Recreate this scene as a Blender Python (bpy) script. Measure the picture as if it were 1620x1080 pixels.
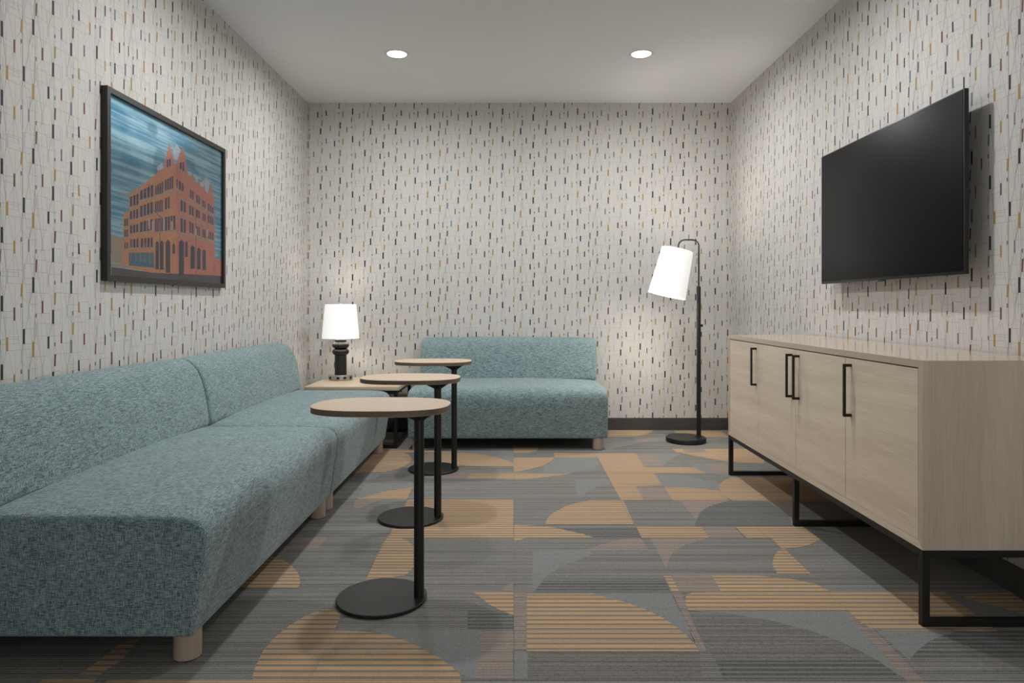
import bpy, bmesh, math, random
from mathutils import Vector, Matrix

for o in list(bpy.data.objects):
    bpy.data.objects.remove(o, do_unlink=True)
scn = bpy.context.scene
COL = scn.collection
PI = math.pi
rnd = random.Random(7)

# ------------------------------------------------------------------ camera, world, exposure
CAM_H = 1.034
cam_data = bpy.data.cameras.new('camera')
cam_data.lens = 24.0; cam_data.sensor_width = 36.0
cam_data.shift_x = -3/1620; cam_data.shift_y = -56/1620
cam_data.clip_start = 0.05; cam_data.clip_end = 60
cam = bpy.data.objects.new('camera', cam_data); COL.objects.link(cam)
cam.location = (0, 0, CAM_H); cam.rotation_euler = (PI/2, 0, 0)
scn.camera = cam
world = bpy.data.worlds.new('world'); scn.world = world; world.use_nodes = True
world.node_tree.nodes['Background'].inputs['Color'].default_value = (0.93, 0.97, 1.0, 1)   # daylit lobby beyond the open front of the room
world.node_tree.nodes['Background'].inputs['Strength'].default_value = 1.1
scn.view_settings.view_transform = 'Standard'
scn.view_settings.look = 'None'
scn.view_settings.gamma = 1.0
scn.view_settings.use_curve_mapping = False
scn.view_settings.exposure = 0.70
DOWN_POWER = {4.6: 9.5, 3.08: 9.5}   # watts of the recessed ceiling lights, by row
DOWN_COLOR = (0.985, 0.99, 1.0)
SHADE_EMIT = .4

# room
XL, XR, YB, YF, ZC = -1.7236, 1.811, 5.71, -0.9, 2.733

# ------------------------------------------------------------------ helpers
def lin(c):
    out = []
    for v in c:
        v /= 255.0
        out.append(v/12.92 if v <= 0.04045 else ((v+0.055)/1.055)**2.4)
    return (out[0], out[1], out[2], 1.0)

class NT:
    """small wrapper to write node trees"""
    def __init__(s, name):
        s.m = bpy.data.materials.new(name); s.m.use_nodes = True
        s.t = s.m.node_tree; s.b = s.t.nodes['Principled BSDF']
        s.out = s.t.nodes['Material Output']
    def n(s, typ, **kw):
        nd = s.t.nodes.new(typ)
        for k, v in kw.items(): setattr(nd, k, v)
        return nd
    def l(s, a, b): s.t.links.new(a, b)
    def val(s, nd, i, v):
        if hasattr(v, 'is_linked') or hasattr(v, 'links'): s.l(v, nd.inputs[i])
        else: nd.inputs[i].default_value = v
    def math(s, op, a, b=0.0, c=0.0, clamp=False):
        nd = s.n('ShaderNodeMath', operation=op, use_clamp=clamp)
        s.val(nd, 0, a); s.val(nd, 1, b)
        if op in ('MULTIPLY_ADD', 'SMOOTH_MIN', 'COMPARE'): s.val(nd, 2, c)
        return nd.outputs[0]
    def mix(s, f, a, b, blend='MIX'):
        nd = s.n('ShaderNodeMix', data_type='RGBA', blend_type=blend)
        s.val(nd, 0, f); s.val(nd, 6, a); s.val(nd, 7, b)
        return nd.outputs[2]
    def noise(s, vec, scale, detail=2.0, rough=0.5, dist=0.0):
        nd = s.n('ShaderNodeTexNoise')
        if vec is not None: s.l(vec, nd.inputs['Vector'])
        nd.inputs['Scale'].default_value = scale; nd.inputs['Detail'].default_value = detail
        nd.inputs['Roughness'].default_value = rough; nd.inputs['Distortion'].default_value = dist
        return nd.outputs[0]
    def ramp(s, f, lo, hi, a=0.0, b=1.0):
        nd = s.n('ShaderNodeMapRange'); s.val(nd, 0, f)
        nd.inputs[1].default_value = lo; nd.inputs[2].default_value = hi
        nd.inputs[3].default_value = a; nd.inputs[4].default_value = b
        return nd.outputs[0]
    def scale(s, vec, sx, sy, sz):
        nd = s.n('ShaderNodeMapping'); s.l(vec, nd.inputs[0]); nd.inputs['Scale'].default_value = (sx, sy, sz)
        return nd.outputs[0]
    def bump(s, h, strength, dist):
        nd = s.n('ShaderNodeBump'); nd.inputs['Strength'].default_value = strength
        nd.inputs['Distance'].default_value = dist; s.l(h, nd.inputs['Height'])
        s.l(nd.outputs[0], s.b.inputs['Normal'])
    def obj(s): return s.n('ShaderNodeTexCoord').outputs['Object']
    def pos(s): return s.n('ShaderNodeNewGeometry').outputs['Position']
    def base(s, c, rough=0.5, metal=0.0, spec=0.5):
        s.val(s.b, 'Base Color', c)
        s.b.inputs['Roughness'].default_value = rough; s.b.inputs['Metallic'].default_value = metal
        s.b.inputs['Specular IOR Level'].default_value = spec
        return s.m

def plain(name, rgb, rough=0.5, metal=0.0, spec=0.5, var=0.05, vscale=30):
    t = NT(name); c = lin(rgb)
    nz = t.noise(t.obj(), vscale, 2)
    a = tuple(v*(1-var) for v in c[:3])+(1,); b = tuple(min(1, v*(1+var)) for v in c[:3])+(1,)
    return t.base(t.mix(nz, a, b), rough, metal, spec)

def wood(name, ax, light, dark, rough=0.45, spec=0.4, cross=55):
    """fine straight-grained pale wood; ax = grain axis (object space)"""
    t = NT(name); o = t.obj()
    sc = [cross, cross, cross]; sc[ax] = 1.2
    fine = t.noise(t.scale(o, *[v*6 for v in sc]), 1.0, 3, 0.6)
    broad = t.noise(t.scale(o, *[v*0.28 if i != ax else 0.9 for i, v in enumerate(sc)]), 1.0, 3, 0.55, 0.4)
    f = t.math('ADD', t.math('MULTIPLY', t.ramp(fine, .3, .7), .5), t.math('MULTIPLY', t.ramp(broad, .3, .7), .5))
    c = t.mix(f, lin(dark), lin(light))
    t.bump(fine, 0.08, 0.001)
    return t.base(c, rough, 0, spec)

def fabric(name, dark, light):
    t = NT(name); o = t.obj()
    a = t.noise(t.scale(o, 36, 520, 520), 1.0, 2, .6)
    b = t.noise(t.scale(o, 520, 36, 520), 1.0, 2, .6)
    c = t.noise(t.scale(o, 520, 520, 36), 1.0, 2, .6)
    s = t.math('ADD', t.math('ADD', a, b), c)
    big = t.noise(o, 14, 3, .6)
    s2 = t.math('ADD', s, t.math('MULTIPLY', big, .14))
    f = t.ramp(s2, 1.36, 1.80)
    col = t.mix(f, lin(dark), lin(light))
    spk = t.ramp(t.math('MAXIMUM', t.math('MAXIMUM', a, b), c), .72, .82)
    col = t.mix(t.math('MULTIPLY', spk, .55), col, lin((188, 202, 198)))
    t.bump(s, 0.35, 0.002)
    t.b.inputs['Sheen Weight'].default_value = 0.25
    t.b.inputs['Sheen Roughness'].default_value = 0.5
    return t.base(col, 0.95, 0, 0.15)

def carpet(name, ca, cb, period, duty, gap, gcol, ridge=.0082, dashes=0.0):
    """loop pile in rows across the room: ca/cb bands, darker valleys between the rows"""
    t = NT(name); p = t.pos()
    sep = t.n('ShaderNodeSeparateXYZ'); t.l(p, sep.inputs[0])
    wob = t.noise(p, 260, 2)
    Y = t.math('ADD', sep.outputs[1], t.math('MULTIPLY', t.math('SUBTRACT', wob, .5), .0022))
    line = t.noise(t.scale(p, .6, 60, 1), 1.0, 2, .6)          # rows differ along the room
    fr = t.math('FRACT', t.math('DIVIDE', Y, period))
    band = t.ramp(fr, duty-.06, duty+.06)
    col = t.mix(band, lin(ca), lin(cb))
    fg = t.math('PINGPONG', t.math('DIVIDE', Y, ridge), .5)
    g = t.ramp(fg, .22, .04)
    g = t.math('MULTIPLY', g, t.ramp(line, .38, .62, gap*.35, gap))
    if dashes:
        dn = t.noise(t.scale(p, 60, 130, 1), 1.0, 2, .7)
        g = t.math('MAXIMUM', g, t.math('MULTIPLY', t.ramp(dn, .54, .64), dashes))
    col = t.mix(g, col, lin(gcol))
    col = t.mix(t.math('MULTIPLY', t.ramp(line, .50, .60), gap*.38), col, lin(gcol))
    fl = t.noise(p, 380, 3, .8)
    col = t.mix(t.ramp(fl, .34, .66, 0.0, 1.0), t.mix(.42, col, (.03, .03, .03, 1)), t.mix(.20, col, (.66, .62, .55, 1)))
    t.bump(t.math('ADD', fg, fl), 0.5, 0.003)
    return t.base(col, 0.97, 0, 0.1)

def emis(name, rgb, strength):
    t = NT(name); t.base(lin(rgb), .6)
    t.b.inputs['Emission Color'].default_value = lin(rgb)
    t.b.inputs['Emission Strength'].default_value = strength
    return t.m

M = {}
M['ceiling'] = plain('ceiling_paint', (230, 230, 230), .9, 0, .2, .015, 3)
def wallbase():
    t = NT('wallpaper_ground'); p = t.pos()
    weave = t.noise(t.scale(p, 400, 400, 900), 1.0, 2)
    c = t.mix(weave, lin((204, 201, 196)), lin((214, 211, 206)))
    t.bump(weave, .12, .001)
    return t.base(c, .75, 0, .25)
M['wall'] = wallbase()
M['wK'] = plain('wallpaper_charcoal', (44, 50, 52), .7)
M['wM'] = plain('wallpaper_maroon', (116, 74, 76), .7)
M['wG'] = plain('wallpaper_gold', (170, 138, 80), .7)
M['wB'] = plain('wallpaper_blue_grey', (118, 121, 130), .7)
M['wS'] = plain('wallpaper_silver', (184, 184, 181), .6)
M['wg'] = plain('wallpaper_grey', (128, 128, 126), .7)
M['wl'] = plain('wallpaper_line', (134, 132, 126), .7)
M['baseboard'] = plain('baseboard_rubber', (74, 70, 67), .6, 0, .4, .25, 18)
M['cG'] = carpet('carpet_grey', (143, 141, 135), (131, 132, 128), .0375, .6, .95, (45, 46, 48), ridge=.0125)
M['cD'] = carpet('carpet_dark_rows', (124, 125, 124), (77, 79, 82), .025, .6, .95, (54, 56, 59), ridge=.0125)
M['cM'] = carpet('carpet_mottled', (135, 132, 124), (116, 116, 112), .0246, .5, .8, (60, 60, 59), dashes=.6, ridge=.0125)
M['cP'] = carpet('carpet_plain_blue_grey', (135, 138, 138), (133, 136, 136), .05, .5, .12, (103, 105, 106))
M['cT'] = carpet('carpet_taupe', (167, 150, 137), (156, 142, 133), .0246, .5, .75, (90, 81, 77), dashes=.25, ridge=.0145)
M['cO'] = carpet('carpet_ochre', (218, 175, 126), (126, 127, 124), .0318, .66, .62, (120, 94, 66), ridge=.0106)
M['fabric'] = fabric('teal_heather_fabric', (60, 84, 88), (170, 191, 192))
M['leg'] = wood('beech_leg_wood', 2, (192, 174, 157), (168, 150, 134), .5)
M['oak_y'] = wood('ash_wood_lengthwise', 1, (240, 223, 201), (202, 184, 162), .35, .45)
M['oak_top'] = wood('ash_wood_top', 1, (206, 186, 166), (188, 168, 148), .14, .6)
M['oak_z'] = wood('ash_wood_upright', 2, (216, 199, 178), (182, 164, 144), .4, .4)
M['oak_x'] = wood('ash_wood_table_top', 0, (216, 194, 170), (198, 176, 152), .38, .45)
M['edge_x'] = wood('shaded_edge_band', 0, (128, 110, 90), (92, 76, 60), .5)  # layered edge band, with the shade on the edge put into its brown
M['black'] = plain('black_powder_coat', (23, 23, 22), .42, 0, .45, .08, 60)
M['black_satin'] = plain('black_satin_metal', (23, 22, 21), .38, 0, .5, .05, 60)
M['bronze'] = plain('dark_bronze_metal', (30, 24, 17), .4, .3, .5)
M['gap_shade'] = plain('gap_shade_paint', (26, 22, 18), .8)  # near-black colour that stands in for shade inside the door gaps
M['chrome'] = plain('brushed_nickel', (176, 176, 176), .35, .8, .5)
M['socket'] = plain('black_socket_plastic', (14, 14, 14), .4)
M['white'] = plain('white_trim_paint', (220, 220, 216), .5)
M['shade'] = emis('lit_white_lampshade', (236, 235, 232), SHADE_EMIT)
M['diffuser'] = emis('lit_diffuser', (255, 252, 246), 6.0)
M['screen'] = plain('dark_screen_glass', (14, 14, 15), .42, 0, .14, .02)
M['tv_body'] = plain('black_television_plastic', (14, 14, 14), .35)
M['frame'] = plain('dark_brown_black_picture_frame', (46, 42, 38), .45, 0, .4, .1)

def finish(me, mats, smooth):
    for m in (mats if isinstance(mats, (list, tuple)) else [mats]): me.materials.append(m)
    if smooth:
        me.polygons.foreach_set('use_smooth', [True]*len(me.polygons))
        if smooth != 'all': me.set_sharp_from_angle(angle=math.radians(38))
def mk(name, bm, mat, parent=None, smooth=True):
    me = bpy.data.meshes.new(name); bmesh.ops.recalc_face_normals(bm, faces=bm.faces)
    bm.to_mesh(me); bm.free(); finish(me, mat, smooth)
    o = bpy.data.objects.new(name, me); COL.objects.link(o)
    if parent: o.parent = parent
    return o
def mkdata(name, vs, fs, mats, idx=None, parent=None, smooth=False):
    me = bpy.data.meshes.new(name); me.from_pydata(vs, [], fs); finish(me, mats, smooth)
    if idx: me.polygons.foreach_set('material_index', idx)
    me.update()
    o = bpy.data.objects.new(name, me); COL.objects.link(o)
    if parent: o.parent = parent
    return o
def thing(name, label, cat, loc=(0, 0, 0), rz=0, group=None):
    o = bpy.data.objects.new(name, None); COL.objects.link(o)
    o.location = loc; o.rotation_euler = (0, 0, rz); o.empty_display_size = .1
    o['label'] = label; o['category'] = cat
    if group: o['group'] = group
    return o
def copy_tree(o, parent=None):
    c = o.copy(); COL.objects.link(c); c.parent = parent
    for ch in list(o.children): copy_tree(ch, c)
    return c
def struct(o): o['kind'] = 'structure'; return o

def box(bm, x0, x1, y0, y1, z0, z1, bev=0.0, seg=2):
    r = bmesh.ops.create_cube(bm, size=1)
    vs = r['verts']
    for v in vs: v.co = Vector(((x0+x1)/2+v.co.x*(x1-x0), (y0+y1)/2+v.co.y*(y1-y0), (z0+z1)/2+v.co.z*(z1-z0)))
    if bev:
        es = list({e for v in vs for e in v.link_edges})
        bmesh.ops.bevel(bm, geom=es, offset=bev, segments=seg, affect='EDGES', profile=.5)
    return bm
def B(*a, **k): return box(bmesh.new(), *a, **k)
def cyl(bm, x, y, z0, z1, r, seg=40, r2=None):
    m = Matrix.Translation((x, y, (z0+z1)/2))
    bmesh.ops.create_cone(bm, cap_ends=True, segments=seg, radius1=r, radius2=r if r2 is None else r2, depth=z1-z0, matrix=m)
    return bm
def lathe(bm, prof, seg=48, cx=0, cy=0):
    rings = []
    for r, z in prof:
        if r < 1e-6: rings.append([bm.verts.new((cx, cy, z))])
        else: rings.append([bm.verts.new((cx+r*math.cos(2*PI*i/seg), cy+r*math.sin(2*PI*i/seg), z)) for i in range(seg)])
    for a, b in zip(rings, rings[1:]):
        for i in range(seg):
            j = (i+1) % seg
            if len(a) == 1 and len(b) == 1: continue
            if len(a) == 1: bm.faces.new((a[0], b[i], b[j]))
            elif len(b) == 1: bm.faces.new((a[i], a[j], b[0]))
            else: bm.faces.new((a[i], a[j], b[j], b[i]))
    return bm
def tube(bm, pts, r, seg=16):
    pts = [Vector(p) for p in pts]; rings = []
    nrm = None
    for i, p in enumerate(pts):
        d = (pts[min(i+1, len(pts)-1)]-pts[max(i-1, 0)]).normalized()
        if nrm is None: nrm = d.orthogonal().normalized()
        nrm = (nrm-d*nrm.dot(d)).normalized(); bn = d.cross(nrm)
        rings.append([bm.verts.new(p+nrm*r*math.cos(2*PI*k/seg)+bn*r*math.sin(2*PI*k/seg)) for k in range(seg)])
    for a, b in zip(rings, rings[1:]):
        for k in range(seg): bm.faces.new((a[k], a[(k+1) % seg], b[(k+1) % seg], b[k]))
    bm.faces.new(rings[0][::-1]); bm.faces.new(rings[-1])
    return bm
def clip(poly, x0, x1, y0, y1):
    def cut(ps, ins, inter):
        out = []
        for i, a in enumerate(ps):
            b = ps[(i+1) % len(ps)]
            ia, ib = ins(a), ins(b)
            if ia: out.append(a)
            if ia != ib: out.append(inter(a, b))
        return out
    def ix(x): return lambda a, b: (x, a[1]+(b[1]-a[1])*(x-a[0])/(b[0]-a[0]))
    def iy(y): return lambda a, b: (a[0]+(b[0]-a[0])*(y-a[1])/(b[1]-a[1]), y)
    p = cut(poly, lambda q: q[0] >= x0, ix(x0))
    if p: p = cut(p, lambda q: q[0] <= x1, ix(x1))
    if p: p = cut(p, lambda q: q[1] >= y0, iy(y0))
    if p: p = cut(p, lambda q: q[1] <= y1, iy(y1))
    q = []
    for v in p:
        if not q or abs(v[0]-q[-1][0])+abs(v[1]-q[-1][1]) > 1e-5: q.append(v)
    while len(q) > 1 and abs(q[0][0]-q[-1][0])+abs(q[0][1]-q[-1][1]) < 1e-5: q.pop()
    return q if len(q) > 2 else None

# carpet shapes (floor coordinates, metres) and picture shapes (centimetres on the print)
CARPET=[
 ('P',[(0.267,2.462),(0.571,2.462),(0.559,2.215),(0.557,2.047),(0.578,2.04),(0.563,2.097),(0.542,2.147),(0.523,2.21),(0.487,2.282),(0.441,2.341),(0.385,2.388),(0.335,2.423)]),
 ('P',[(0.079,2.881),(0.32,2.892),(0.329,2.85),(0.285,2.806),(0.189,2.713),(0.122,2.612),(0.076,2.483),(0.067,2.472)]),
 ('P',[(-0.148,2.185),(-0.1,2.185),(-0.107,1.896),(-0.128,1.896)]),
 ('P',[(-0.466,2.181),(-0.147,2.185),(-0.128,1.907),(-0.147,1.919),(-0.182,1.965),(-0.228,2.017),(-0.287,2.073),(-0.347,2.122),(-0.412,2.157)]),
 ('P',[(-0.001,2.049),(0.04,2.049),(0.037,1.895),(-0.001,1.895)]),
 ('P',[(0.592,2.32),(1.125,2.32),(1.098,1.905),(1.078,1.915),(1.063,1.995),(1.038,2.054),(1.005,2.112),(0.949,2.173),(0.892,2.215),(0.839,2.25),(0.781,2.276),(0.721,2.3)]),
 ('P',[(1.157,2.178),(1.408,2.172),(1.34,2.141),(1.286,2.11),(1.22,2.058),(1.158,2.004)]),
 ('P',[(1.558,2.473),(1.593,2.449),(1.612,2.402),(1.638,2.368),(1.661,2.346),(1.713,2.293),(1.696,2.27),(1.545,2.275)]),
 ('P',[(0.28,4.66),(0.574,4.66),(0.576,4.533),(0.51,4.348),(0.34,4.227),(0.184,4.227),(0.191,4.383),(0.239,4.494)]),
 ('P',[(0.368,4.081),(0.586,4.081),(0.59,3.974),(0.509,3.945),(0.475,3.916),(0.411,3.817),(0.354,3.685),(0.349,3.873)]),
 ('P',[(0.866,4.21),(0.993,4.21),(1.129,4.081),(1.22,3.989),(1.153,3.831),(1.09,3.859),(1.002,3.896),(0.853,3.924)]),
 ('P',[(0.994,4.785),(1.185,4.785),(1.107,4.693),(1.016,4.533),(0.968,4.412)]),
 ('P',[(1.156,4.494),(1.247,4.476),(1.239,4.21),(1.2,4.22),(1.172,4.295),(1.153,4.383)]),
 ('P',[(-0.525,4.953),(-0.002,4.953),(-0.002,4.493),(-0.04,4.571),(-0.114,4.679),(-0.237,4.78),(-0.381,4.841)]),
 ('P',[(-0.872,3.988),(-0.596,4.003),(-0.58,3.9),(-0.712,3.836),(-0.79,3.744),(-0.843,3.659)]),
 ('P',[(0.658,5.097),(0.751,5.197),(0.947,5.274),(1.118,5.408),(1.265,5.408),(1.228,5.248),(0.973,5.197),(0.828,5.049),(0.672,4.909)]),
 ('P',[(-0.923,4.219),(-0.812,4.239),(-0.832,4.096),(-0.898,4.034)]),
 ('D',[(0.094,2.57),(0.572,2.57),(0.568,2.472),(0.073,2.472)]),
 ('D',[(-0.157,2.323),(-0.051,2.317),(-0.001,2.282),(-0.001,2.188),(-0.148,2.188)]),
 ('M',[(0.042,2.045),(0.556,2.045),(0.526,1.895),(0.039,1.895)]),
 ('M',[(0.576,2.3),(0.721,2.3),(0.781,2.276),(0.839,2.25),(0.892,2.215),(0.949,2.173),(1.005,2.112),(1.038,2.054),(1.063,1.995),(0.591,1.995),(0.579,2.092),(0.572,2.194)]),
 ('D',[(0.591,1.995),(1.063,1.995),(1.078,1.915),(1.088,1.895),(0.581,1.895)]),
 ('D',[(1.408,2.172),(1.623,2.172),(1.501,2.008),(1.159,1.997),(1.22,2.058),(1.286,2.11),(1.34,2.141)]),
 ('D',[(0.212,3.179),(0.572,3.188),(0.574,3.048),(0.358,3.051),(0.282,3.123)]),
 ('D',[(0.977,3.496),(1.128,3.622),(1.343,3.622),(1.366,3.391),(1.305,3.204),(0.851,3.204),(0.895,3.341)]),
 ('T',[(0.85,4.785),(0.994,4.785),(0.971,4.405),(0.837,4.398)]),
 ('T',[(0.703,3.924),(0.857,3.924),(0.848,3.64),(0.691,3.64)]),
 ('T',[(0.884,3.627),(1.145,3.627),(1.041,3.562),(0.94,3.446),(0.883,3.297)]),
 ('T',[(0.88,3.202),(1.029,3.202),(1.029,3.044),(0.872,3.044)]),
 ('T',[(0.297,2.892),(0.367,2.953),(0.451,3.012),(0.49,3.042),(0.566,3.042),(0.575,2.892)]),
 ('T',[(0.608,3.042),(0.869,3.042),(0.748,2.962),(0.674,2.877),(0.634,2.789),(0.599,2.689),(0.608,2.877)]),
 ('T',[(-0.001,2.466),(0.048,2.466),(0.04,2.056),(-0.001,2.056)]),
 ('T',[(-0.1,2.183),(-0.002,2.183),(-0.002,1.896),(-0.107,1.896)]),
 ('T',[(0.706,2.624),(0.76,2.624),(0.752,2.469),(0.687,2.469)]),
 ('T',[(0.605,2.622),(0.758,2.622),(0.748,2.472),(0.599,2.472)]),
 ('T',[(1.12,2.315),(1.16,2.315),(1.145,2.078),(1.132,1.875),(1.085,1.875),(1.1,2.063)]),
 ('T',[(0.573,2.472),(0.604,2.472),(0.584,2.194),(0.58,2.054),(0.56,2.049),(0.559,2.215)]),
 ('T',[(1.222,4.955),(1.376,4.955),(1.365,4.838),(1.216,4.838)]),
 ('T',[(1.257,4.494),(1.401,4.494),(1.326,4.203),(1.237,4.203)]),
 ('T',[(-0.627,4.776),(-0.575,4.885),(-0.527,4.551),(-0.597,4.551)]),
 ('T',[(-0.53,4.226),(-0.26,4.232),(-0.284,4.105),(-0.539,4.105)]),
 ('T',[(-0.854,3.647),(-0.699,3.652),(-0.754,3.573),(-0.78,3.503),(-0.815,3.48)]),
 ('T',[(-0.945,3.052),(-0.835,3.056),(-0.836,2.914),(-0.969,2.914)]),
 ('T',[(0.947,5.274),(1.116,5.397),(1.131,5.274),(0.972,5.187)]),
 ('T',[(-0.054,2.489),(-0.003,2.567),(-0.003,2.478)]),
 ('T',[(1.352,3.622),(1.492,3.622),(1.362,3.199),(1.361,3.341)]),
 ('O',[(0.047,2.46),(0.278,2.46),(0.335,2.423),(0.385,2.388),(0.441,2.341),(0.487,2.282),(0.523,2.21),(0.542,2.147),(0.553,2.097),(0.557,2.047),(0.039,2.047)]),
 ('O',[(-0.15,2.476),(-0.001,2.476),(-0.001,2.288),(-0.043,2.317),(-0.09,2.372),(-0.119,2.423)]),
 ('O',[(-0.566,3.659),(-0.002,3.659),(-0.002,3.049),(-0.506,3.045),(-0.472,3.016),(-0.433,2.949),(-0.397,2.702),(-0.418,2.622),(-0.56,2.584),(-0.572,2.974),(-0.563,3.095),(-0.569,3.503)]),
 ('O',[(-0.001,3.228),(0.06,3.223),(0.125,3.209),(0.183,3.191),(0.226,3.164),(0.281,3.124),(0.321,3.093),(0.359,3.051),(0.056,3.047),(-0.001,2.994)]),
 ('O',[(0.15,3.237),(0.16,3.318),(0.18,3.381),(0.202,3.424),(0.263,3.526),(0.338,3.598),(0.406,3.64),(0.583,3.64),(0.571,3.233)]),
 ('O',[(0.284,4.811),(0.859,4.785),(0.839,4.391),(0.996,4.383),(0.981,4.23),(0.868,4.217),(0.856,3.936),(0.703,3.924),(0.691,3.64),(0.569,3.64),(0.574,4.66),(0.275,4.66)]),
 ('O',[(0.995,4.38),(1.151,4.376),(1.172,4.295),(1.2,4.22),(0.979,4.22)]),
 ('O',[(0.86,3.919),(1.002,3.896),(1.09,3.859),(1.157,3.831),(1.146,3.632),(0.846,3.632)]),
 ('O',[(1.166,3.886),(1.191,3.954),(1.22,4.007),(1.266,4.079),(1.314,4.127),(1.95,4.135),(1.712,3.63),(1.164,3.63),(1.155,3.681),(1.154,3.773)]),
 ('O',[(1.15,4.955),(1.222,4.955),(1.216,4.838),(1.365,4.838),(1.376,4.955),(1.814,4.955),(1.645,4.494),(1.512,4.514),(1.396,4.564),(1.293,4.672),(1.223,4.756),(1.184,4.82),(1.148,4.829)]),
 ('O',[(0.788,5.698),(1.161,5.698),(1.132,5.607),(1.05,5.492),(0.952,5.419),(0.748,5.408)]),
 ('O',[(1.331,5.667),(1.722,5.667),(1.696,5.408),(1.297,5.408)]),
 ('O',[(0.574,3.198),(0.879,3.198),(0.872,3.044),(0.571,3.044)]),
 ('O',[(1.04,3.199),(1.355,3.199),(1.358,3.122),(1.358,3.028),(1.269,2.949),(1.203,2.92),(1.145,2.907),(1.143,2.92),(1.15,3.044),(1.039,3.044)]),
 ('O',[(1.131,2.9),(1.154,2.9),(1.151,2.763),(1.148,2.642),(1.019,2.642),(1.028,2.697),(1.04,2.746),(1.076,2.824),(1.109,2.877)]),
 ('O',[(0.76,2.624),(0.936,2.622),(1.054,2.589),(1.124,2.545),(1.145,2.489),(1.149,2.403),(1.147,2.322),(0.593,2.322),(0.596,2.378),(0.619,2.449),(0.644,2.466),(0.752,2.469)]),
 ('O',[(1.135,2.476),(1.557,2.473),(1.552,2.371),(1.547,2.277),(1.539,2.173),(1.183,2.177),(1.15,2.19),(1.135,2.229)]),
 ('O',[(1.598,2.453),(1.798,2.467),(1.777,2.346),(1.713,2.293),(1.665,2.352),(1.612,2.402)]),
 ('O',[(0.574,2.619),(0.604,2.619),(0.599,2.472),(0.573,2.472)]),
 ('O',[(-0.575,2.178),(-0.474,2.173),(-0.412,2.157),(-0.347,2.122),(-0.287,2.073),(-0.228,2.017),(-0.182,1.965),(-0.151,1.919),(-0.142,1.852),(-0.574,1.852),(-0.574,2.0)]),
 ('O',[(-0.713,1.852),(-0.733,1.915),(-0.743,1.965),(-0.754,2.054),(-0.748,2.132),(-0.727,2.215),(-0.696,2.282),(-0.665,2.317),(-0.638,2.335),(-0.579,2.294),(-0.573,2.173),(-0.575,1.973),(-0.574,1.852)]),
 ('O',[(-0.997,2.815),(-0.947,2.789),(-0.898,2.738),(-0.852,2.673),(-0.82,2.612),(-0.799,2.553),(-0.792,2.503),(-0.993,2.503),(-1.054,2.597)]),
 ('O',[(-1.057,4.512),(-1.017,4.65),(-0.991,4.832),(-0.773,4.819),(-0.736,4.763),(-0.702,4.671),(-0.687,4.59),(-0.689,4.512),(-0.709,4.419),(-0.738,4.336),(-0.814,4.253),(-0.994,4.243)]),
 ('O',[(-0.516,4.863),(-0.381,4.832),(-0.237,4.776),(-0.114,4.671),(-0.04,4.571),(-0.002,4.493),(-0.002,4.408),(-0.467,4.408)]),
 ('O',[(-0.96,4.94),(-0.541,4.921),(-0.532,4.841),(-0.972,4.832)]),
 ('O',[(-0.002,5.024),(0.19,5.024),(0.166,4.885),(0.107,4.81),(-0.002,4.81)]),
 ('O',[(-0.002,4.663),(0.276,4.663),(0.252,4.551),(0.194,4.437),(0.114,4.347),(0.037,4.277),(-0.002,4.26)]),
 ('O',[(-0.284,4.105),(-0.26,4.232),(-0.002,4.236),(0.357,4.229),(0.321,4.192),(0.196,4.134),(0.099,4.089),(0.035,4.077)]),
 ('O',[(-0.843,3.659),(-0.788,3.736),(-0.711,3.83),(-0.58,3.9),(-0.573,3.659)]),
 ('O',[(-1.219,1.922),(-1.211,2.012),(-1.208,2.086),(-1.168,2.136),(-1.146,1.994),(-1.163,1.918)]),
 ('O',[(-1.306,1.902),(-1.158,1.902),(-1.154,1.848),(-1.306,1.848)]),
 ('O',[(-1.12,1.89),(-0.714,1.89),(-0.698,1.848),(-1.137,1.848)]),
 ('T',[(1.366,3.391),(1.37,3.391),(1.366,3.388)]),
]
ART={
 'brick':[[(18.5,39.6),(26.7,43.4),(39.8,51.4),(48.4,56.7),(60.1,60.7),(61.3,5.5),(39.8,5.1),(18.5,6.4)],[(14.3,30.4),(18.5,31.4),(18.5,6.4),(14.3,7.6)]],
 'brick_pink':[[(60.1,60.7),(72.7,58.8),(105.0,50.2),(105.8,7.0),(61.3,5.5)],[(48.4,56.4),(54.1,70.4),(59.5,60.6)],[(60.1,60.2),(68.5,72.3),(73.4,58.4)],[(73.9,55.0),(78.7,60.5),(81.7,54.7)],[(82.9,53.2),(85.7,58.4),(88.8,53.0)],[(89.3,51.9),(92.2,57.2),(94.3,51.0)],[(95.4,49.9),(100.5,59.3),(105.0,49.6)],[(105.8,16.9),(115.7,16.3),(115.7,6.8),(105.8,7.0)]],
 'silver':[[(57.5,67.2),(61.3,71.6),(65.7,69.7),(62.4,63.9),(59.0,63.2)],[(73.2,60.6),(77.5,60.3),(74.4,56.8)],[(80.0,57.9),(83.7,59.8),(85.5,56.6)],[(86.7,55.6),(94.0,60.5),(99.4,59.1),(96.7,52.0),(91.4,54.1)],[(42.4,56.0),(47.4,59.1),(48.4,56.7),(43.0,54.1)]],
 'pale':[[(5.3,19.5),(10.2,19.5),(14.3,18.0),(14.3,7.6),(5.3,8.0)],[(5.3,7.5),(18.1,7.9),(18.1,6.4),(5.3,6.0)],[(30.0,6.1),(113.6,7.1),(113.6,6.1),(30.0,5.1)]],
 'street':[[(5.3,6.0),(39.4,5.2),(115.7,7.2),(115.7,-1.4),(5.3,-4.0)]],
 'shop':[[(18.5,13.2),(39.4,14.8),(40.0,7.6),(18.5,7.4)]],
}
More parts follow.
